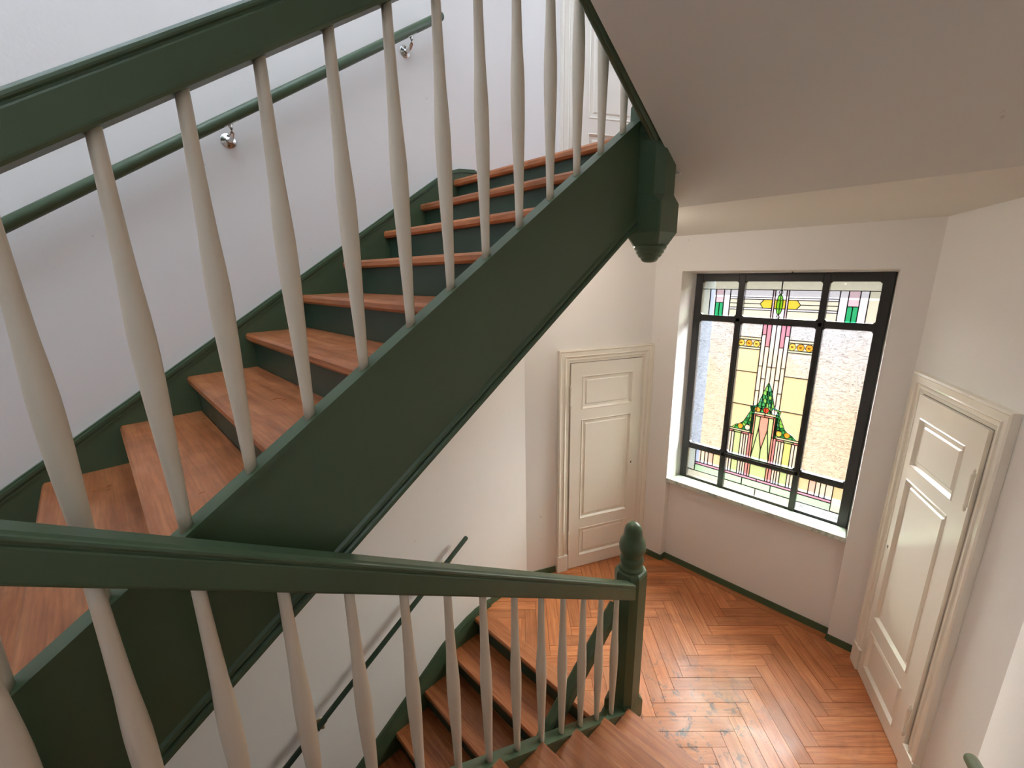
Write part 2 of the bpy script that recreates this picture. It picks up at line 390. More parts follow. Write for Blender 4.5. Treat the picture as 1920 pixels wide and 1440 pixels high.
# top ceiling with a skylight opening over the left flight
b = MB()
b.box((XL-.15, YB-.15, 6.7), (XR+.15, -1.7, 6.85)).box((XL-.15, 1.6, 6.7), (XR+.15, 4.15, 6.85))
b.box((XL-.15, -1.7, 6.7), (-2.25, 1.6, 6.85)).box((.25, -1.7, 6.7), (XR+.15, 1.6, 6.85))
struct(b.build('ceiling.007', M['soffit']), 'top ceiling of the stairwell around the skylight', 'ceiling')
sk = empty('window_3', (-1.6, .2, 6.7), 'rooflight over the stairwell', 'window', None, 'structure')
MB().box((-2.25, -1.7, 6.74), (.25, -.55, 6.75)).build('glass_pane', GL['frostclear'], sk)
MB().box((-2.25, -.55, 6.74), (.25, 1.6, 6.75)).build('glass_pane', GL['frost'], sk)
b = MB()
for y in (-1.7, -.6, .5, 1.56): b.box((-2.25, y, 6.70), (.25, y+.04, 6.76))
for x in (-2.25, -1.0, .21): b.box((x, -1.7, 6.70), (x+.04, 1.6, 6.76))
b.build('window_frame', M['black'], sk)
w2 = empty('window_2', (-.963, 3.76, H+.83), 'window of the landing above', 'window', None, 'structure')
MB().box((WX0+.05, 3.775, H+.87), (WX1-.05, 3.785, H+2.65)).build('glass_pane', GL['frost'], w2)
b = MB().box((WX0, 3.76, H+.83), (WX0+.06, 3.81, H+2.703)).box((WX1-.06, 3.76, H+.83), (WX1, 3.81, H+2.703)).box((WX0, 3.76, H+2.64), (WX1, 3.81, H+2.703)).box((WX0, 3.76, H+.83), (WX1, 3.81, H+.87))
b.build('window_frame', M['black'], w2)

w4 = empty('window_4', (-.963, 3.76, -H+.83), 'window of the landing below', 'window', None, 'structure')
copy_to(w2.children[0], (w2.children[0].location.x+w2.location.x, w2.children[0].location.y+w2.location.y, w2.children[0].location.z+w2.location.z-2*H), w4)
w4.children[0].data = w4.children[0].data.copy(); w4.children[0].data.materials[0] = GL['lowerglass']
b.build('window_frame', M['black'], w4).location.z -= 2*H
# courtyard seen dimly through the glass
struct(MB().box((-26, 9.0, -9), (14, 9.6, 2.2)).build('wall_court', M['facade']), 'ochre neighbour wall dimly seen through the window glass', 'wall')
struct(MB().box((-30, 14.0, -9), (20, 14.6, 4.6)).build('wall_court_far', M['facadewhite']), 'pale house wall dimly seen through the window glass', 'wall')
struct(MB().box((-30, 4.3, -9.4), (20, 16, -9)).build('floor_court', M['court']), 'stone courtyard outside', 'ground')

# ------------------------------------------------------------------ parquet blocks
LAND = [(XL+.002, 1.93), (XL+.002, 2.452), (-1.869, 3.548), (-.132, 3.548), (XR-.002, 2.442), (XR-.002, 1.887), (-.98, 1.887), (-.98, 1.93)]
def clip(poly, a, b):
    out = []
    def side(p): return (b[0]-a[0])*(p[1]-a[1])-(b[1]-a[1])*(p[0]-a[0])
    for i in range(len(poly)):
        p, q = poly[i], poly[(i+1) % len(poly)]; sp_, sq = side(p), side(q)
        if sp_ <= 0: out.append(p)
        if (sp_ < 0 < sq) or (sq < 0 < sp_):
            t = sp_/(sp_-sq); out.append((p[0]+(q[0]-p[0])*t, p[1]+(q[1]-p[1])*t))
    return out
CV = [(XL+.002, 1.93), (XL+.002, 2.452), (-1.869, 3.548), (-.132, 3.548), (XR-.002, 2.442), (XR-.002, 1.887)]
W_ = .0905; ORG = (-.915, 2.227); Q = math.sqrt(.5)
def uv(u, v): return (ORG[0]+(u-v)*Q*W_, ORG[1]+(u+v)*Q*W_)
def block(u0, v0, u1, v1, along):
    g = .013
    p = [uv(u0+g, v0+g), uv(u1-g, v0+g), uv(u1-g, v1-g), uv(u0+g, v1-g)]
    for i in range(5): 
        p = clip(p, CV[i], CV[i+1])
        if len(p) < 3: return
    lim = 1.93 if sum(q[0] for q in p)/len(p) < -1.0 else 1.887
    p = clip(p, (5, lim), (-5, lim))
    if len(p) < 3: return
    ar = abs(sum(p[i][0]*p[(i+1) % len(p)][1]-p[(i+1) % len(p)][0]*p[i][1] for i in range(len(p))))/2
    if ar < .0004: return
    cx = sum(q[0] for q in p)/len(p); cyy = sum(q[1] for q in p)/len(p)
    if -1.163 < cx < -.984 and 1.875 < cyy < 2.055: return
    ang = math.radians(45 if along == 'u' else 135)
    ca, sa = math.cos(-ang), math.sin(-ang); dz = random.uniform(-.0006, .0006)
    loc = [((x-cx)*ca-(y-cyy)*sa, (x-cx)*sa+(y-cyy)*ca) for x, y in p]
    s2 = sum(loc[i][0]*loc[(i+1) % len(loc)][1]-loc[(i+1) % len(loc)][0]*loc[i][1] for i in range(len(loc)))
    if s2 < 0: loc = loc[::-1]
    bb = MB().prism([(x, y, -.009) for x, y in loc], [(x, y, 0) for x, y in loc])
    me = bpy.data.meshes.new('parquet_block'); me.from_pydata(bb.v, [], bb.f); me.update(); me.materials.append(M['parquet'])
    o = bpy.data.objects.new('parquet_block', me); COL.objects.link(o); o.parent = fl; o.location = (cx, cyy, dz); o.rotation_euler = (0, 0, ang)
MB().box((NX0+.004, 3.551, -.009), (NX1-.004, 3.618, 0)).build('parquet_block', M['parquet'], fl)
for j in range(-30, 34):
    for m in range(-4, 5):
        u = j+12*m; block(u, j, u+6, j+1, 'u')
for c in range(-50, 54):
    for m in range(-5, 6):
        v0 = c-12*m-11; block(c, v0, c+1, v0+6, 'v')

# ------------------------------------------------------------------ flights of stairs
def bev(v): return v
def tread_board(x0, x1, yn, yb, z, parent, sgn, name='tread', mat='tread'):
    # sgn: direction the nosing faces (-1 = towards -y)
    t = .038; p = []
    yn_in = yn-sgn*.008
    prof = [(yb, z-t), (yb, z), (yn_in, z), (yn, z-.010), (yn, z-.028), (yn_in, z-t)]
    v = [(x0, y, zz) for y, zz in prof]+[(x1, y, zz) for y, zz in prof]
    n = 6; f = [tuple(range(n)), tuple(range(n, 2*n))[::-1]]+[(i, n+i, n+(i+1) % n, (i+1) % n) for i in range(n)]
    c = ((x0+x1)/2, (yn+yb)/2, z)
    return mk(name, v, f, M[mat], parent, loc=c)
def left_flight(top, label, wall_lift):
    root = empty('staircase', (-1.7, 1.8, top-H/2), label, 'stairs')
    kk = range(11, 20)
    for k in kk:
        yn = 1.805-GL_*(20-k); z = top-R*(20-k)
        tread_board(XL+.024, -1.150, yn, yn+GL_+.028, z, root, -1)
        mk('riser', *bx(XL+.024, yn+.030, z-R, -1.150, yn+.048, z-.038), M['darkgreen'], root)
    mk('riser', *bx(XL+.024, 1.835, top-R, -1.150, 1.853, top-.038), M['darkgreen'], root)
    mk('riser', *bx(XL+.024, 1.805-GL_*9+.030-GL_*0, top-R*10, -1.150, 1.805-GL_*9+.046, top-R*9-.038), M['darkgreen'], root) if False else None
    # landing nosing board
    tread_board(XL+.012, -1.150, 1.805, 1.93, top, root, -1, 'landing_nosing', 'parquet')
    # outer string with cap and bead mouldings
    zt = lambda y: top-.004-.650*(1.781-y)
    d = .443
    prof = [(-1.160, -.012), (-1.160, .004), (-1.100, .004), (-1.100, -.012), (-1.106, -.014), (-1.106, -d+.052), (-1.098, -d+.044), (-1.096, -d+.034),
            (-1.103, -d+.026), (-1.092, -d+.018), (-1.090, -d+.006), (-1.098, -d), (-1.155, -d), (-1.155, -.014)]
    yy = [1.885, 1.2, .5, -.2, -.56]
    mk('outer_string', *sweep_y(prof, yy, zt), M['green'], root)
    # wall string: board against the wall with a small capping
    if wall_lift == 'upper':
        P = [(-.80, None), (-.56, None), (1.62, None), (1.76, top+.035), (1.86, top+.064), (1.99, top+.075)]
        P = [(y, (nosL(y, top)+.064 if z is None else z)) for y, z in P]
    else:
        P = [(-.56, None), (1.35, None), (1.50, top-.058), (1.62, top-.010), (1.74, top+.030), (1.84, top+.053), (1.99, top+.055)]
        P = [(y, (nosL(y, top)+.132 if z is None else z)) for y, z in P]
    b = MB(); 
    def board(x1, dt, db):
        v = []; f = []
        for y, z in P: v += [(XL-.001, y, z+dt), (x1, y, z+dt), (x1, y, z+db), (XL-.001, y, z+db)]
        for i in range(len(P)-1):
            a = i*4; f += [(a, a+4, a+5, a+1), (a+1, a+5, a+6, a+2), (a+2, a+6, a+7, a+3), (a+3, a+7, a+4, a)]
        f += [(0, 1, 2, 3), tuple(len(v)-1-k for k in range(4))]
        b.add(v, f)
    board(XL+.028, -.010, -.36 if wall_lift == 'upper' else -.42)
    board(XL+.034, .000, -.014); board(XL+.020, .008, -.002); board(XL+.031, -.026, -.034)
    b.build('wall_string', M['green'], root)
    return root
def bx(x0, y0, z0, x1, y1, z1):
    b = MB().box((x0, y0, z0), (x1, y1, z1)); return b.v, b.f
left_flight(H, 'green and brown timber flight rising along the white wall to the upper landing', 'upper')
left_flight(0, 'timber flight descending below the parquet landing behind the near balusters', 'lower')
def zns(y, b=0): return b+.228+.636*(1.76-y)
NPROF = lambda d: [(-1.060, -.012), (-1.060, .004), (-1.000, .004), (-1.000, -.012), (-1.006, -.014), (-1.006, -d+.03), (-.998, -d+.022), (-.998, -d+.010), (-1.006, -d+.004),
                   (-1.018, -d+.010), (-1.030, -d-.004), (-1.042, -d+.010), (-1.052, -d+.004), (-1.060, -d+.012), (-1.060, -d+.024), (-1.054, -d+.03), (-1.054, -.014)]
def right_flight(base, label, full):
    root = empty('staircase', (-.3, 1.8, base), label, 'stairs')
    mk('outer_string', *sweep_y(NPROF(.185), [1.885, 1.87, 1.2, .5, -.2, -.62], lambda y: zns(y, base)), M['green'], root)
    for k in range(1, 10):
        yn = 1.91-GR_*(k-1); z = base+R*k
        tread_board(-1.004, XR-.026, yn, yn-GR_-.028, z, root, 1)
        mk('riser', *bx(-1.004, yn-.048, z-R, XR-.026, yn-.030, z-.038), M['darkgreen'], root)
    P = [(-.5, None), (1.85, None), (1.97, base+.12), (2.1, base+.055)]
    P = [(y, (base+.1655+.6365*(1.91-y)+.10 if z is None else z)) for y, z in P]
    v = []; f = []
    for y, z in P: v += [(XR+.001, y, z), (XR-.030, y, z), (XR-.030, y, z-.36), (XR+.001, y, z-.36)]
    for i in range(len(P)-1):
        a = i*4; f += [(a, a+1, a+5, a+4), (a+1, a+2, a+6, a+5), (a+2, a+3, a+7, a+6), (a+3, a, a+4, a+7)]
    f += [(3, 2, 1, 0), tuple(len(v)-4+k for k in range(4))]
    mk('wall_string', v, f, M['green'], root)
    return root
right_flight(0, 'near timber flight rising from the parquet landing to the half landing', True)
right_flight(H, 'next flight overhead, its green string edge beside the grey soffit', False)

# ------------------------------------------------------------------ banisters
BPROF = [(0, .0132), (.06, .0138), (.14, .0155), (.24, .0180), (.34, .0208), (.42, .0226), (.48, .0232), (.535, .0230), (.58, .0218), (.62, .0202), (.67, .0180), (.72, .0168), (.80, .0152), (.90, .0138), (1.0, .0130)]
bp_proto = None
def baluster(x, y, z0, z1, parent):
    global bp_proto
    L = z1-z0
    if bp_proto is None:
        o = mk('baluster', *lathe([(h*.83-.008, r) for h, r in BPROF], (0, 0, 0), 18), M['cream'], None, smooth=True, loc=(0, 0, 0))
        bp_proto = o
        o.parent = parent; o.location = Vector((x, y, z0))-wloc(parent)
    else:
        c = copy_to(bp_proto, (x, y, z0), parent)
        if abs(L-.815) > .05: c.scale = (1, 1, L/.820)
RPROF = [(-.025, 0), (.025, 0), (.0295, .006), (.0300, .010), (.0300, .073), (.0285, .077), (.0250, .079), (.0250, .083), (.0290, .086), (.0300, .090), (.0285, .096), (.0240, .0985), (.0200, .104), (-.0200, .104), (-.0240, .0985), (-.0285, .096), (-.0300, .090), (-.0290, .086), (-.0250, .083), (-.0250, .079), (-.0285, .077), (-.0300, .073), (-.0300, .010), (-.0295, .006)]
BYU = [1.780, 1.622, 1.465, 1.308, 1.145, .985, .834, .681, .523, .364, .214, .070, -.085, -.240, -.395, -.55]
def rail_profile(xc): return [(xc+a, b) for a, b in RPROF]
def left_banister(top, dz, label):
    root = empty('banister', (-1.13, 1.8, top), label, 'banister')
    zr = lambda y: top-H+3.395+.652*(y-.679)+dz
    zs = lambda y: top-.004-.650*(1.781-y)+.002
    mk('handrail', *sweep_y(rail_profile(-1.130), [1.890, 1.2, .5, -.2, -.6], zr), M['green'], root)
    for y in BYU:
        if top == 0 and not .2 < y < 1.35: continue
        baluster(-1.130, y, zs(y), zr(y), root)
    return root
left_banister(H, 0, 'thick dark green banister with cream balusters across the upper left')
left_banister(0, -.12, 'green banister of the lower flight glimpsed behind the near balusters')
def right_banister(base, label, ymax=9):
    root = empty('banister', (-1.03, 1.8, base), label, 'banister')
    zr = lambda y: base+1.054+.636*(1.727-y)
    mk('handrail', *sweep_y(rail_profile(-1.027), [1.893, 1.2, .5, -.2, -.60], zr), M['green'], root)
    for y in [1.752, 1.600, 1.448, 1.293, 1.145, .988, .830, .681, .526, .367, .214, .060, -.085, -.235, -.385, -.53]:
        baluster(-1.030, y, zns(y, base)+.002, zr(y), root)
    return root
right_banister(0, 'near green banister with cream balusters ending at the turned newel post')
right_banister(H, 'banister of the next flight above the grey soffit')

# ------------------------------------------------------------------ newel posts
def octa(cx, cyy, h, c): return [(cx-h+c, cyy-h), (cx+h-c, cyy-h), (cx+h, cyy-h+c), (cx+h, cyy+h-c), (cx+h-c, cyy+h), (cx-h+c, cyy+h), (cx-h, cyy+h-c), (cx-h, cyy-h+c)]
def newel(cx, cyy, base, label, zt=1.085, zb=-.405):
    root = empty('newel_post', (cx, cyy, base), label, 'newel post')
    lv = [(zb-.055, .064, .018), (zb, .087, .006), (-.28, .087, .006), (-.245, .079, .035), (-.02, .079, .035), (.01, .087, .006), (.12, .087, .006), (.175, .079, .035),
          (zt-.024, .079, .035), (zt-.008, .074, .032), (zt, .064, .028)]
    v = []; f = []
    for z, h, c in lv: v += [(x, y, base+z) for x, y in octa(cx, cyy, h, c)]
    for i in range(len(lv)-1):
        for k in range(8): f.append((i*8+k, i*8+(k+1) % 8, (i+1)*8+(k+1) % 8, (i+1)*8+k))
    f += [tuple(range(8))[::-1], tuple((len(lv)-1)*8+k for k in range(8))]
    mk('shaft', v, f, M['green'], root)
    pr = [(-.004, .060), (0, .067), (.014, .066), (.024, .060), (.034, .058), (.046, .064), (.060, .0675), (.074, .065), (.086, .060), (.094, .0605), (.106, .066), (.125, .0730), (.150, .0745), (.172, .0700), (.190, .0615), (.206, .0540), (.222, .0510), (.242, .0495), (.260, .0455), (.275, .0375), (.285, .0270), (.290, .0140), (.292, .002)]
    mk('finial', *lathe([(h+zt, r) for h, r in pr], (cx, cyy, base), 28), M['green'], root, smooth=True)
    pd = [(-.145, .004), (-.143, .018), (-.135, .030), (-.118, .037), (-.115, .037), (-.113, .042), (-.100, .049), (-.092, .048), (-.090, .053), (-.076, .058), (-.068, .056), (-.066, .061), (-.050, .067), (-.040, .066), (-.036, .060), (-.030, .058)]
    mk('pendant', *lathe([(a*.72-.028+zb, r*1.12) for a, r in pd], (cx, cyy, base), 28), M['green'], root, smooth=True)
    return root
newel(-1.073, 1.965, 0, 'green turned newel post on the parquet landing at the end of the near banister')
newel(-1.073, 1.965, H, 'green newel post above with a stepped drop pendant hanging over the landing')
newel(-1.080, -.68, ZHL, 'green newel post at the half landing behind the viewer', 1.25, -.30)

# ------------------------------------------------------------------ wall handrails
def wall_rail(p, q, brk, metal, label, sidex, rr=.0225, rm='green'):
    xw, sg = sidex                    # wall x, direction into the room
    root = empty('wall_handrail', (xw, (p[1]+q[1])/2, (p[2]+q[2])/2), label, 'handrail')
    a, b = Vector(p), Vector(q); d = (b-a).normalized()
    pts = [a, a+d*.004, b-d*.012, b-d*.004, b]
    v, f = tube(pts, [rr*.8, rr, rr, rr*.8, rr*.45], 20)
    mk('rail', v, f, M[rm], root, smooth=True)
    for y in brk:
        t = (y-a.y)/(b.y-a.y); c = a+(b-a)*t
        w0 = Vector((xw, y, c.z-.075))
        br = mk('bracket', *tube([w0+Vector((sg*.004, 0, 0)), w0+Vector((sg*.028, .002, -.004)), w0+Vector((sg*.050, .004, .002)), w0+Vector((sg*.066, .004, .018)), w0+Vector((sg*.072, .002, .036)), w0+Vector((sg*.075, 0, .054))], [.012, .010, .0085, .008, .008, .011], 12), metal, root, smooth=True)
        # wall rosette with two screws
        v, f = lathe([(0, .031), (.002, .031), (.0035, .029), (.0045, .018), (.009, .014), (.010, .002)], (0, 0, 0), 20)
        vv = [(w0.x+sg*z, w0.y+x, w0.z+y2) for x, y2, z in v]
        ro = mk('rosette', vv, f if sg > 0 else f, metal, br, smooth=True)
        for s in (-1, 1):
            v, f = lathe([(0, .0045), (.003, .004), (.004, .001)], (0, 0, 0), 8)
            mk('screw', [(w0.x+sg*(z+.005), w0.y+x, w0.z+y2+s*.019) for x, y2, z in v], f, M['doorgap'], br)
        # saddle plate under the rail
        s0 = c-Vector((0, 0, .026)); nrm = Vector((1, 0, 0)); dd = d*.032
        vv = [s0+dd*i+nrm*.010*j+Vector((0, 0, .004*k)) for k in (0, 1) for i, j in ((-1, -1), (1, -1), (1, 1), (-1, 1))]
        mk('saddle', vv, [(3, 2, 1, 0), (4, 5, 6, 7), (0, 1, 5, 4), (1, 2, 6, 5), (2, 3, 7, 6), (3, 0, 4, 7)], metal, br)
    return root
wall_rail((-2.31, -.62, 2.617), (-2.31, 1.745, 4.146), [-.36, .591, 1.532], M['chrome'], 'round green wall handrail on chrome brackets beside the upper flight', (XL, 1))
wall_rail((-2.31, -.50, -.562), (-2.31, 1.735, .818), [-.35, .564, 1.552], M['brass'], 'thin green wall handrail with its shadow on the wall below the stair string', (XL, 1), .0175, 'darkgreen')
wall_rail((.312, -.30, 2.44), (.312, 2.06, .938), [-.1, .85, 1.8], M['chrome'], 'round tip of the green wall handrail in the bottom right corner', (XR, -1))

# ------------------------------------------------------------------ unseen lamp added as landing fill, behind the stair string
def mat_fill_lamp():
    t = NT('fill_lamp_glow'); e = t.add('ShaderNodeEmission'); e.inputs[0].default_value = (1.0, .90, .80, 1); e.inputs[1].default_value = 30.0
    t.link(e.outputs[0], t.out.inputs[0]); return t.m
lp = empty('added_fill_lamp', (-1.62, 2.32, 3.043), 'unseen globe lamp added as fill over the landing, hidden behind the green string', 'lamp')
mk('fill_lamp_base', *lathe([(-.030, .045), (-.012, .055), (.002, .055)], (-1.62, 2.32, 3.043), 20), M['doorwhite'], lp, smooth=True)
mk('fill_lamp_globe', *lathe([(-.165+.0825*(1-math.cos(math.pi*k/12)), max(.002, .0825*math.sin(math.pi*k/12))) for k in range(12)], (-1.62, 2.32, 3.018), 20), mat_fill_lamp(), lp, smooth=True)
# ------------------------------------------------------------------ panelled doors
def door(name, org, dr, nrm, W, s0, s1, ztop, zcase, panels, ps0, ps1, hinge_s, key_s, zb, label, dz=0):
    """dr: direction along the wall; nrm: out into the room; s along the wall from the casing edge"""
    dr = Vector((*dr, 0)).normalized(); nrm = Vector((*nrm, 0)).normalized(); O = Vector((org[0], org[1], dz))
    T = lambda s, t, z: O+dr*s+nrm*t+Vector((0, 0, z))
    root = empty(name, tuple(T((s0+s1)/2, 0, 0)), label, 'door', None, 'structure')
    def bxl(b, a, c):
        (x0, y0, z0), (x1, y1, z1) = a, c
        pts = [T(*p) for p in ((x0,y0,z0),(x1,y0,z0),(x1,y1,z0),(x0,y1,z0),(x0,y0,z1),(x1,y0,z1),(x1,y1,z1),(x0,y1,z1))]
        b.add(pts, [(0,3,2,1),(4,5,6,7),(0,1,5,4),(1,2,6,5),(2,3,7,6),(3,0,4,7)]); return b
    # casing: stepped architrave mitred round the leaf
    steps = [(0.0, .030), (.012, .034), (.020, .026), (.050, .026), (.056, .032), (.064, .022), (.074, .018), (.086, .020), (.094, .014), (None, .006)]
    def ring(tt):
        k, h = tt; k = s0-.004 if k is None else k
        kr = (W-s1-.004) if tt[0] is None else tt[0]; kz = (zcase-ztop-.004) if tt[0] is None else tt[0]
        kr = min(kr, W-s1-.004); k = min(k, s0-.004); kz = min(kz, zcase-ztop-.004)
        return [T(k, h, 0), T(k, h, zcase-kz), T(W-kr, h, zcase-kz), T(W-kr, h, 0)]
    rings = [[T(0, -.002, 0), T(0, -.002, zcase), T(W, -.002, zcase), T(W, -.002, 0)]]+[ring(s) for s in steps]
    v = []; f = []
    for r_ in rings: v += r_
    for i in range(len(rings)-1):
        for k in range(3):
            a = i*4+k; f.append((a, a+1, a+5, a+4))
    mk('casing', v, f, M['doorwhite'], root)
    b = MB(); bxl(b, (-.004, 0, 0), (s0-.012, .036, .165)); bxl(b, (W-(W-s1)+.012, 0, 0), (W+.004, .036, .165))
    b.build('plinth_block', M['doorwhite'], root, bevel=.003)
    b = MB(); bxl(b, (s0-.006, .0, .001), (s1+.006, .004, ztop+.006)); b.build('door_gap_shade', M['doorgap'], root)  # dark sheet whose colour stands for shade in the gap round the leaf
    # leaf
    h = .024; hr = .010; m_ = .020
    v = []; f = []
    def quad(a, b_, c, d): n = len(v); v.extend([a, b_, c, d]); f.append((n, n+1, n+2, n+3))
    zs = sorted(panels); z_prev = zb
    def rect(x0, z0, x1, z1, t): quad(T(x0, t, z0), T(x1, t, z0), T(x1, t, z1), T(x0, t, z1))
    rect(s0, zb, ps0, ztop, h); rect(ps1, zb, s1, ztop, h)
    for z0, z1 in zs:
        rect(ps0, z_prev, ps1, z0, h); z_prev = z1
    rect(ps0, z_prev, ps1, ztop, h)
    for a, c in (((s0, zb), (s1, zb)), ((s1, zb), (s1, ztop)), ((s1, ztop), (s0, ztop)), ((s0, ztop), (s0, zb))):
        quad(T(a[0], .004, a[1]), T(c[0], .004, c[1]), T(c[0], h, c[1]), T(a[0], h, a[1]))
    for z0, z1 in zs:   # bevelled sticking round each panel opening
        o_ = [(ps0, z0), (ps1, z0), (ps1, z1), (ps0, z1)]
        i1 = [(ps0+.006, z0+.006), (ps1-.006, z0+.006), (ps1-.006, z1-.006), (ps0+.006, z1-.006)]
        i_ = [(ps0+m_, z0+m_), (ps1-m_, z0+m_), (ps1-m_, z1-m_), (ps0+m_, z1-m_)]
        for k in range(4):
            k2 = (k+1) % 4
            quad(T(o_[k][0], h, o_[k][1]), T(o_[k2][0], h, o_[k2][1]), T(i1[k2][0], h+.004, i1[k2][1]), T(i1[k][0], h+.004, i1[k][1]))
            quad(T(i1[k][0], h+.004, i1[k][1]), T(i1[k2][0], h+.004, i1[k2][1]), T(i_[k2][0], hr, i_[k2][1]), T(i_[k][0], hr, i_[k][1]))
    leaf = mk('door_leaf', v, f, M['doorwhite'], root)
    for z0, z1 in zs:
        v = []; f = []
        a_, b_ = m_-.001, .040
        ring0 = [(ps0+a_, z0+a_), (ps1-a_, z0+a_), (ps1-a_, z1-a_), (ps0+a_, z1-a_)]
        ring1 = [(ps0+b_, z0+b_), (ps1-b_, z0+b_), (ps1-b_, z1-b_), (ps0+b_, z1-b_)]
        ring2 = [(ps0+b_+.008, z0+b_+.008), (ps1-b_-.008, z0+b_+.008), (ps1-b_-.008, z1-b_-.008), (ps0+b_+.008, z1-b_-.008)]
        v = [T(x, hr, z) for x, z in ring0]+[T(x, hr, z) for x, z in ring1]+[T(x, hr+.007, z) for x, z in ring2]
        for k in range(4):
            f.append((k, (k+1) % 4, 4+(k+1) % 4, 4+k)); f.append((4+k, 4+(k+1) % 4, 8+(k+1) % 4, 8+k))
        f.append((8, 9, 10, 11)); mk('panel', v, f, M['doorwhite'], leaf)
    for za, zc in ((1.60, 1.82), (.20, .42)):
        c0 = T(hinge_s, .037, za); c1 = T(hinge_s, .030, zc)
        L = (zc-za); hp = [(0, .003), (.008, .007), (.020, .006), (.024, .009), (.034, .009), (.036, .008), (L/2, .008), (L-.036, .008), (L-.034, .009), (L-.024, .009), (L-.020, .006), (L-.008, .007), (L, .003)]
        mk('hinge', *lathe(hp, tuple(c0), 12), M['doorwhite'], root, smooth=True)
    kx, kz = key_s
    b = MB(); v_, f_ = lathe([(0, .006), (.0015, .006)], (0, 0, 0), 10)
    kv = [T(kx+x, h+z, kz+y) for x, y, z in v_]; b.add(kv, f_)
    bxl(b, (kx-.003, h, kz-.016), (kx+.003, h+.0015, kz))
    b.build('keyhole', M['black'], leaf)
    return root
PL = [(1.58, 1.88), (.515, 1.488), (.125, .42)]
nL = (cs, -sn)
for nm, dz, lb in (('door_1', 0, 'narrow white panelled door on the splayed wall left of the window'), ('door_3', H, 'white panelled door glimpsed at the head of the upper flight')):
    door(nm, (-2.258+nL[0]*.002, 2.721+nL[1]*.002), (sn, cs), nL, .931, .113, .819, 1.99, 2.108, PL, .218, .722, .106, (.748, 1.005), .008, lb, dz)
nR = (-cs, -sn)
PR = [(1.585, 1.885), (.50, 1.505), (.105, .395)]
door('door_2', (-.101+nR[0]*.002, 3.489+nR[1]*.002), (sn, -cs), nR, .853, .108, .730, 2.01, 2.128, PR, .165, .603, .730, (.132, 1.017), .008, 'white glossy panelled door on the splayed wall right of the window')

# ------------------------------------------------------------------ skirting boards
def skirt(name, path, label, h=.055, t=.013, z0=0):
    b = MB()
    for (x0, y0), (x1, y1) in zip(path[:-1], path[1:]):
        d = Vector((x1-x0, y1-y0)).normalized(); n = Vector((d.y, -d.x))       # room lies right of the path
        p0 = Vector((x0, y0))-d*.0; p1 = Vector((x1, y1))+d*.0
        lo = [(p0.x, p0.y, z0), (p1.x, p1.y, z0), (p1.x+n.x*t, p1.y+n.y*t, z0), (p0.x+n.x*t, p0.y+n.y*t, z0)]
        hi = [(p0.x, p0.y, z0+h), (p1.x, p1.y, z0+h), (p1.x+n.x*t*.6, p1.y+n.y*t*.6, z0+h), (p0.x+n.x*t*.6, p0.y+n.y*t*.6, z0+h)]
        b.prism(lo, hi)
    struct(b.build(name, M['green']), label, 'skirting')
skirt('baseboard_left', [(XL, 1.99), (XL, 2.454), (-2.262, 2.713)], 'green skirting between the lower stair and the narrow door')
skirt('baseboard_window', [(-1.862, 3.563-.02), (-1.866, YC), (NX0, YC), (NX0, 3.62), (NX1, 3.62), (NX1, YC), (-.128, YC)], 'green skirting under the stained glass window')
skirt('baseboard_right', [(.263, 2.71), (XR, 2.444), (XR, 2.1)], 'green skirting right of the glossy door')
skirt('baseboard_left.001', [(XL, 1.99), (XL, 2.454), (-2.262, 2.713)], 'green skirting on the upper landing', .075, .013, H)

# ------------------------------------------------------------------ stained glass window
CX = -.963; YF = 3.76; YG = 3.785
win = empty('window_1', (CX, YF, .83), 'black iron stained glass window with a fruit tree design', 'window', None, 'structure')
xo = [(-1.547, -1.264), (-1.217, -.706), (-.664, -.381)]
zo = [(.862, 1.140), (1.192, 2.310), (2.362, 2.637)]
b = MB()
xs_ = [WX0, xo[0][0]]; 
b.box((WX0, YF, .828), (xo[0][0], YF+.045, 2.704)); b.box((xo[2][1], YF, .828), (WX1, YF+.045, 2.704))
b.box((xo[0][1], YF, .828), (xo[1][0], YF+.045, 2.704)); b.box((xo[1][1], YF, .828), (xo[2][0], YF+.045, 2.704))
for i in range(3):
    x0, x1 = xo[i]
    for z0, z1 in ((.828, zo[0][0]), (zo[0][1], zo[1][0]), (zo[1][1], zo[2][0]), (zo[2][1], 2.704)):
        b.box((x0, YF, z0), (x1, YF+.045, z1))
    # small corner fillets of the upper lights
    for z0, z1 in zo[1:]:
        r = .014
        for sx, xx in ((1, x0), (-1, x1)):
            for sz, zz in ((1, z0), (-1, z1)):
                tri = [(xx, zz), (xx+sx*r, zz), (xx, zz+sz*r)]
                b.prism([(p[0], YF+.004, p[1]) for p in tri], [(p[0], YF+.041, p[1]) for p in tri])
frame = b.build('window_frame', M['black'], win, bevel=.003)
# casement frame of the middle lights stands a little proud
b = MB()
for x0, x1 in ((-1.264, -1.217), (-.706, -.664)): b.box((x0+.008, YF-.010, 1.15), (x1-.008, YF, 2.35))
b.box((-1.264, YF-.010, 1.150), (-.664, YF, 1.182)); b.box((-1.264, YF-.010, 2.320), (-.664, YF, 2.352))
b.build('casement', M['black'], win, bevel=.002)
MB().box((CX+.058, YF-.006, 2.700), (CX+.066, YF+.004, 2.728)).build('catch', M['black'], win)
lead = MB(); LW = .0050
def seg(p, q, w=LW, y0=None):
    p, q = Vector(p), Vector(q); d = q-p
    if d.length < 1e-5: return
    d.normalize(); n = Vector((-d.y, d.x))*w/2
    y0 = y0 if y0 is not None else YG-.004
    c = [p+n-d*w*.3, q+n+d*w*.3, q-n+d*w*.3, p-n-d*w*.3]
    lead.prism([(a.x, y0, a.y) for a in c], [(a.x, y0+.011, a.y) for a in c])
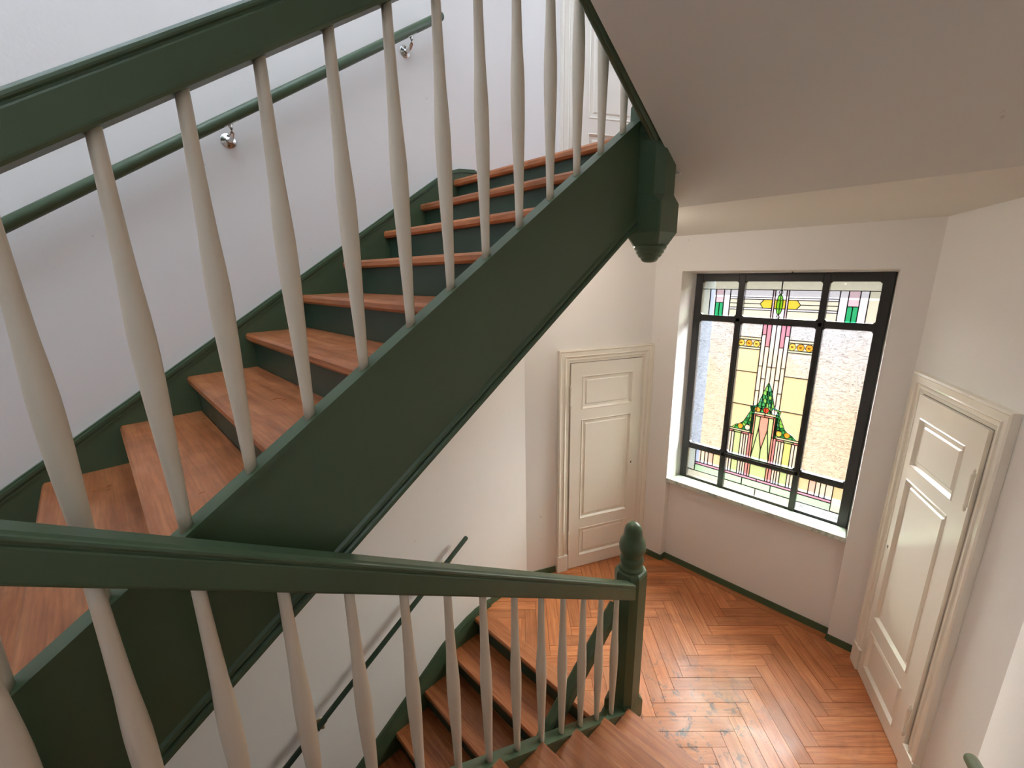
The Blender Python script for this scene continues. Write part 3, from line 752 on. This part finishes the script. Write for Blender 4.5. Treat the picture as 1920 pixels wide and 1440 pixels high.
def pane(poly, g, dy=0.0, w=LW, name='glass_pane', outline=True):
    area = sum(poly[i][0]*poly[(i+1) % len(poly)][1]-poly[(i+1) % len(poly)][0]*poly[i][1] for i in range(len(poly)))
    if area < 0: poly = poly[::-1]
    y0 = YG+dy
    bb = MB().prism([(x, y0, z) for x, z in poly], [(x, y0+.003, z) for x, z in poly])
    cx = sum(p[0] for p in poly)/len(poly); cz = sum(p[1] for p in poly)/len(poly)
    # single-surface transmission: keep only front face and rim so light is tinted once
    nn = len(poly); mk(name, bb.v, [tuple(range(nn))]+[q for q in bb.f[2:]], GL[g], win, loc=(cx, y0, cz))
    if outline:
        for i in range(nn): seg(poly[i], poly[(i+1) % nn], w, YG-.004+dy)
def rc(x0, x1, z0, z1, g, **k): pane([(x0, z0), (x1, z0), (x1, z1), (x0, z1)], g, **k)
# --- top lights
zt0, zt1 = 2.356, 2.643
for x0, x1 in ((-1.552, -1.259), (-1.222, CX), (CX, -.701), (-.669, -.376)): rc(x0, x1, 2.574, zt1, 'pale')
for mir in (0, 1):
    fx = (lambda x: x) if not mir else (lambda x: 2*CX-x)
    def r2c(a, b_, z0, z1, g): x, y = sorted((fx(a), fx(b_))); rc(x, y, z0, z1, g)
    r2c(-1.552, -1.487, zt0, 2.574, 'pale'); r2c(-1.487, -1.440, zt0, 2.574, 'lilac' if not mir else 'white')
    r2c(-1.440, -1.376, 2.467, 2.574, 'ppink' if mir else 'ppink'); r2c(-1.440, -1.408, zt0, 2.467, 'green'); r2c(-1.408, -1.376, zt0, 2.467, 'green')
    r2c(-1.376, -1.327, zt0, 2.574, 'white')
    zz = [2.574, 2.516, 2.500, 2.467, 2.434, 2.418, zt0]; cc = ['white', 'white', 'pale', 'pale', 'white', 'pale']
    for k in range(6): r2c(-1.327, -1.259, zz[k+1], zz[k], cc[k])
    r2c(-1.222, -1.016, 2.516, 2.574, 'white'); r2c(-1.222, -1.016, 2.500, 2.516, 'white'); r2c(-1.222, -1.016, 2.418, 2.434, 'white'); r2c(-1.222, -1.016, zt0, 2.418, 'pale')
    pane([(fx(a), c) for a, c in ((-1.222, 2.467), (-1.099, 2.467), (-1.075, 2.500), (-1.222, 2.500))], 'pale')
    pane([(fx(a), c) for a, c in ((-1.222, 2.434), (-1.075, 2.434), (-1.099, 2.467), (-1.222, 2.467))], 'pale')
    pane([(fx(a), c) for a, c in ((-1.099, 2.467), (-1.075, 2.434), (-1.016, 2.434), (-1.016, 2.500), (-1.075, 2.500))], 'yellow')
    r2c(-1.016, -1.001, zt0, 2.574, 'ppink')
    r2c(-1.001, -.963, 2.500, 2.574, 'white'); r2c(-1.001, -.963, 2.434, 2.500, 'yellow'); r2c(-1.001, -.963, zt0, 2.434, 'white')
def disc(cx, cz, rx, rz, g, n=18, dy=-.006, name='glass_roundel', inner=0):
    pl = [(cx+rx*math.cos(2*math.pi*k/n), cz+rz*math.sin(2*math.pi*k/n)) for k in range(n)]
    pane(pl, g, dy=dy, w=.0035, name=name)
pane([(CX+.021*math.sin(math.pi*k/10)*(1 if k <= 10 else 1), 2.467+.078*math.cos(math.pi*k/10)) for k in range(11)]+[(CX-.021*math.sin(math.pi*k/10), 2.467-.078*math.cos(math.pi*k/10)) for k in range(1, 10)], 'lime', dy=-.006, name='glass_roundel')
disc(CX, 2.558, .012, .013, 'white', 12); disc(CX, 2.374, .012, .013, 'white', 12)
# --- side lights
rc(-1.552, -1.259, 1.187, 2.315, 'clear'); rc(-.669, -.376, 1.187, 2.315, 'clear')
# --- middle light
for mir in (0, 1):
    fx = (lambda x: x) if not mir else (lambda x: 2*CX-x)
    def r2c(a, b_, z0, z1, g): x, y = sorted((fx(a), fx(b_))); rc(x, y, z0, z1, g)
    xa, xb, xc, xd = -1.058, -1.028, -.996, CX
    r2c(-1.222, xa, 2.202, 2.315, 'clear'); r2c(-1.222, xa, 2.182, 2.202, 'pale'); r2c(-1.222, xa, 2.125, 2.182, 'pale'); r2c(-1.222, xa, 2.107, 2.125, 'mint')
    r2c(-1.222, xa, 1.918, 2.107, 'cream' if not mir else 'clear'); r2c(-1.222, xa, 1.637, 1.918, 'cream'); r2c(-1.222, xa, 1.420, 1.637, 'cream')
    r2c(xa, xb, 2.229, 2.315, 'pink'); r2c(xb, xc, 2.137, 2.315, 'pink')
    r2c(xa, xb, 1.977, 2.229, 'white'); r2c(xa, xb, 1.773, 1.977, 'white'); r2c(xa, xb, 1.600, 1.773, 'white')
    r2c(xb, xc, 1.877, 2.137, 'white'); r2c(xb, xc, 1.600, 1.877, 'white')
    r2c(xc, xd, 1.977, 2.315, 'white'); r2c(xc, xd, 1.600, 1.977, 'white')
    # shelf and bars under the tree
    r2c(-1.222, -1.056, 1.402, 1.420, 'mint'); r2c(-1.222, -1.184, 1.386, 1.402, 'pink'); r2c(-1.184, -1.120, 1.386, 1.402, 'lgreen'); r2c(-1.120, -1.066, 1.386, 1.402, 'pink')
    for z0, z1, zz in ((1.187, 1.386, 0), (1.013, 1.145, 1)):
        xx = [-1.222, -1.198, -1.176, -1.124, -1.103, -1.085, -1.066]
        for k, g in enumerate(['white', 'lilac', 'lgreen' if not mir or zz else 'ygreen', 'white', 'lilac', 'white']): r2c(xx[k], xx[k+1], z0, z1, g)
    r2c(-1.066, -1.046, 1.187, 1.402, 'pink'); r2c(-1.046, -1.030, 1.187, 1.402, 'rose')
    r2c(-1.066, -1.042, 1.013, 1.145, 'pink'); r2c(-1.042, -1.024, 1.013, 1.145, 'rose')
    r2c(-1.043, -1.030, 1.402, 1.577, 'rose')
    r2c(-1.056, -1.043, 1.402, 1.577, 'leafA')
    # arch
    pane([(fx(a), c) for a, c in ((-1.030, 1.561), (-.993, 1.561), (-.996, 1.462), (-1.030, 1.190))], 'lgreen')
    pane([(fx(a), c) for a, c in ((-.996, 1.462), (-.963, 1.281), (-.963, 1.187), (-1.030, 1.187))], 'lgreen')
    r2c(-1.043, CX, 1.577, 1.597, 'mint'); r2c(-1.030, CX, 1.561, 1.577, 'rose')
    r2c(-1.222, CX, .856, .925, 'cream')
    # bottom side lights
    r2c(-1.552, -1.484, .925, 1.145, 'pale' if not mir else 'cream')
    xx = [-1.484, -1.438, -1.403, -1.373, -1.329, -1.259]
    for k, g in enumerate(['lilac', 'white', 'lilac', 'ppink', 'cream']): r2c(xx[k], xx[k+1], 1.013, 1.145, g)
    r2c(-1.484, -1.259, .990, 1.013, 'pink'); r2c(-1.484, -1.259, .928, .990, 'lgreen')
rc(-1.552, -1.259, .856, .925, 'cream'); rc(-.669, -.376, .856, .925, 'clear')
pane([(-.993, 1.561), (-.933, 1.561), (-.930, 1.462), (-.963, 1.281), (-.996, 1.462)], 'rose')
rc(-1.024, -.902, 1.013, 1.145, 'lgreen'); rc(-1.222, CX, .990, 1.013, 'pink'); rc(CX, -.701, .990, 1.013, 'pink')
for x0, x1 in ((-1.222, -1.075), (-1.075, -.854), (-.854, -.701)): rc(x0, x1, .925, .990, 'lgreen')
for k, x in enumerate((-1.198, -1.142, -1.087)): disc(x, 2.154, .024, .026, ('amber', 'orange', 'amber')[k], 14)
for k, x in enumerate((-.839, -.785, -.730)): disc(x, 2.154, .024, .026, ('amber', 'orange', 'orange')[k], 14)
for x in (-1.198, -1.142, -1.087, -.839, -.785, -.730): disc(x, 2.154, .006, .006, 'orange', 8, dy=-.012)
# fruit tree: leaf pieces fitted edge to edge inside the outline, fruit roundels among them
def halfclip(poly, nx, nz, c):          # keep nx*x + nz*z <= c
    out = []
    for i in range(len(poly)):
        p, q = poly[i], poly[(i+1) % len(poly)]; a, b_ = nx*p[0]+nz*p[1]-c, nx*q[0]+nz*q[1]-c
        if a <= 0: out.append(p)
        if (a < 0 < b_) or (b_ < 0 < a):
            t = a/(a-b_); out.append((p[0]+(q[0]-p[0])*t, p[1]+(q[1]-p[1])*t))
    return out
def cells(outline, seeds, ang, asp, fruits, off):
    """leaf pieces: nearest-seed cells, stretched by asp along the direction ang; fruits = [(x, z, glass)]"""
    ca, sa = math.cos(ang), math.sin(ang)
    T = lambda p: ((p[0]*ca+p[1]*sa)/asp, -p[0]*sa+p[1]*ca)
    I = lambda p: (p[0]*asp*ca-p[1]*sa, p[0]*asp*sa+p[1]*ca)
    ol = [T(p) for p in outline]; sd = [T(p) for p in seeds]; rf = .0235
    for k, a in enumerate(sd):
        c = ol
        for m_, b_ in enumerate(sd):
            if m_ == k or not c: continue
            nx, nz = b_[0]-a[0], b_[1]-a[1]
            c = halfclip(c, nx, nz, (b_[0]**2+b_[1]**2-a[0]**2-a[1]**2)/2)
        c = [I(p) for p in c]
        for fx_, fz_, _g in fruits:      # leave room for the fruit
            if not c: break
            cx = sum(p[0] for p in c)/len(c); cz = sum(p[1] for p in c)/len(c)
            nx, nz = fx_-cx, fz_-cz; L = math.hypot(nx, nz)
            if L < .060: c = halfclip(c, nx/L, nz/L, (nx*fx_+nz*fz_)/L-rf*.86)
        if len(c) < 3: continue
        ar = abs(sum(c[i][0]*c[(i+1) % len(c)][1]-c[(i+1) % len(c)][0]*c[i][1] for i in range(len(c))))/2
        if ar < 4e-5: continue
        pane(c, ['leafA', 'leafB', 'leafC', 'leafB', 'leafD', 'leafA', 'leafC'][(k*5+off) % 7], dy=-.006, w=.0036, name='glass_leaf')
FR = [(-1.019, 1.619, 'orange'), (-.957, 1.624, 'red'), (-.896, 1.619, 'white'), (-1.133, 1.451, 'orange'), (-1.078, 1.451, 'white'), (-.845, 1.453, 'amber'), (-.789, 1.452, 'orange')]
top_ol = [(CX, 1.858), (CX+.020, 1.812), (CX+.036, 1.760), (CX+.050, 1.700), (CX+.060, 1.662), (CX+.078, 1.648), (CX+.112, 1.640), (CX+.104, 1.598), (CX-.104, 1.598), (CX-.112, 1.642), (CX-.074, 1.650), (CX-.056, 1.668), (CX-.044, 1.715), (CX-.030, 1.768), (CX-.016, 1.815)]
seeds = [(CX+u, z) for z, us in ((1.838, [0]), (1.800, [-.009, .010]), (1.765, [-.016, .004, .022]), (1.732, [-.024, -.002, .024]), (1.700, [-.034, -.011, .012, .034]), (1.668, [-.042, -.018, .006, .030, .050]),
         (1.640, [-.098, -.070, -.040, -.010, .030, .062, .098]), (1.607, [-.098, -.078, -.028, .034, .050, .092])) for u in us]
cells(top_ol, seeds, math.pi/2+.12, 1.6, FR[:3], 1)
for s_ in (-1, 1):
    arm = [(CX+s_*a, c) for a, c in ((.081, 1.597), (.104, 1.598), (.112, 1.585), (.126, 1.553), (.150, 1.498), (.176, 1.472), (.206, 1.458), (.240, 1.424), (.088, 1.424), (.088, 1.500))]
    sd = [(CX+s_*a, c) for a, c in ((.094, 1.585), (.100, 1.556), (.116, 1.548), (.098, 1.524), (.122, 1.520), (.104, 1.492), (.134, 1.492), (.112, 1.466), (.148, 1.470), (.092, 1.440), (.100, 1.452), (.170, 1.466), (.150, 1.436), (.196, 1.456), (.200, 1.434), (.222, 1.436))]
    cells(arm, sd, math.pi/2+s_*.55, 1.55, [f_ for f_ in FR[3:] if (f_[0]-CX)*s_ > 0], 2+s_)
for x, z, g in FR: disc(x, z, .0215, .0225, g, 16, dy=-.008, name='glass_fruit')
lead.build('lead_came', M['lead'], win)['kind'] = 'stuff'
# marble sill
b = MB().prism([(NX0+.003, 3.528, .848), (NX1-.003, 3.528, .848), (NX1-.02, 3.758, .812), (WX0+.004, 3.758, .812)], [(NX0+.003, 3.528, .884), (NX1-.003, 3.528, .884), (NX1-.035, 3.758, .842), (WX0+.004, 3.758, .842)])
b.build('window_sill', M['marble'], win, bevel=.004)
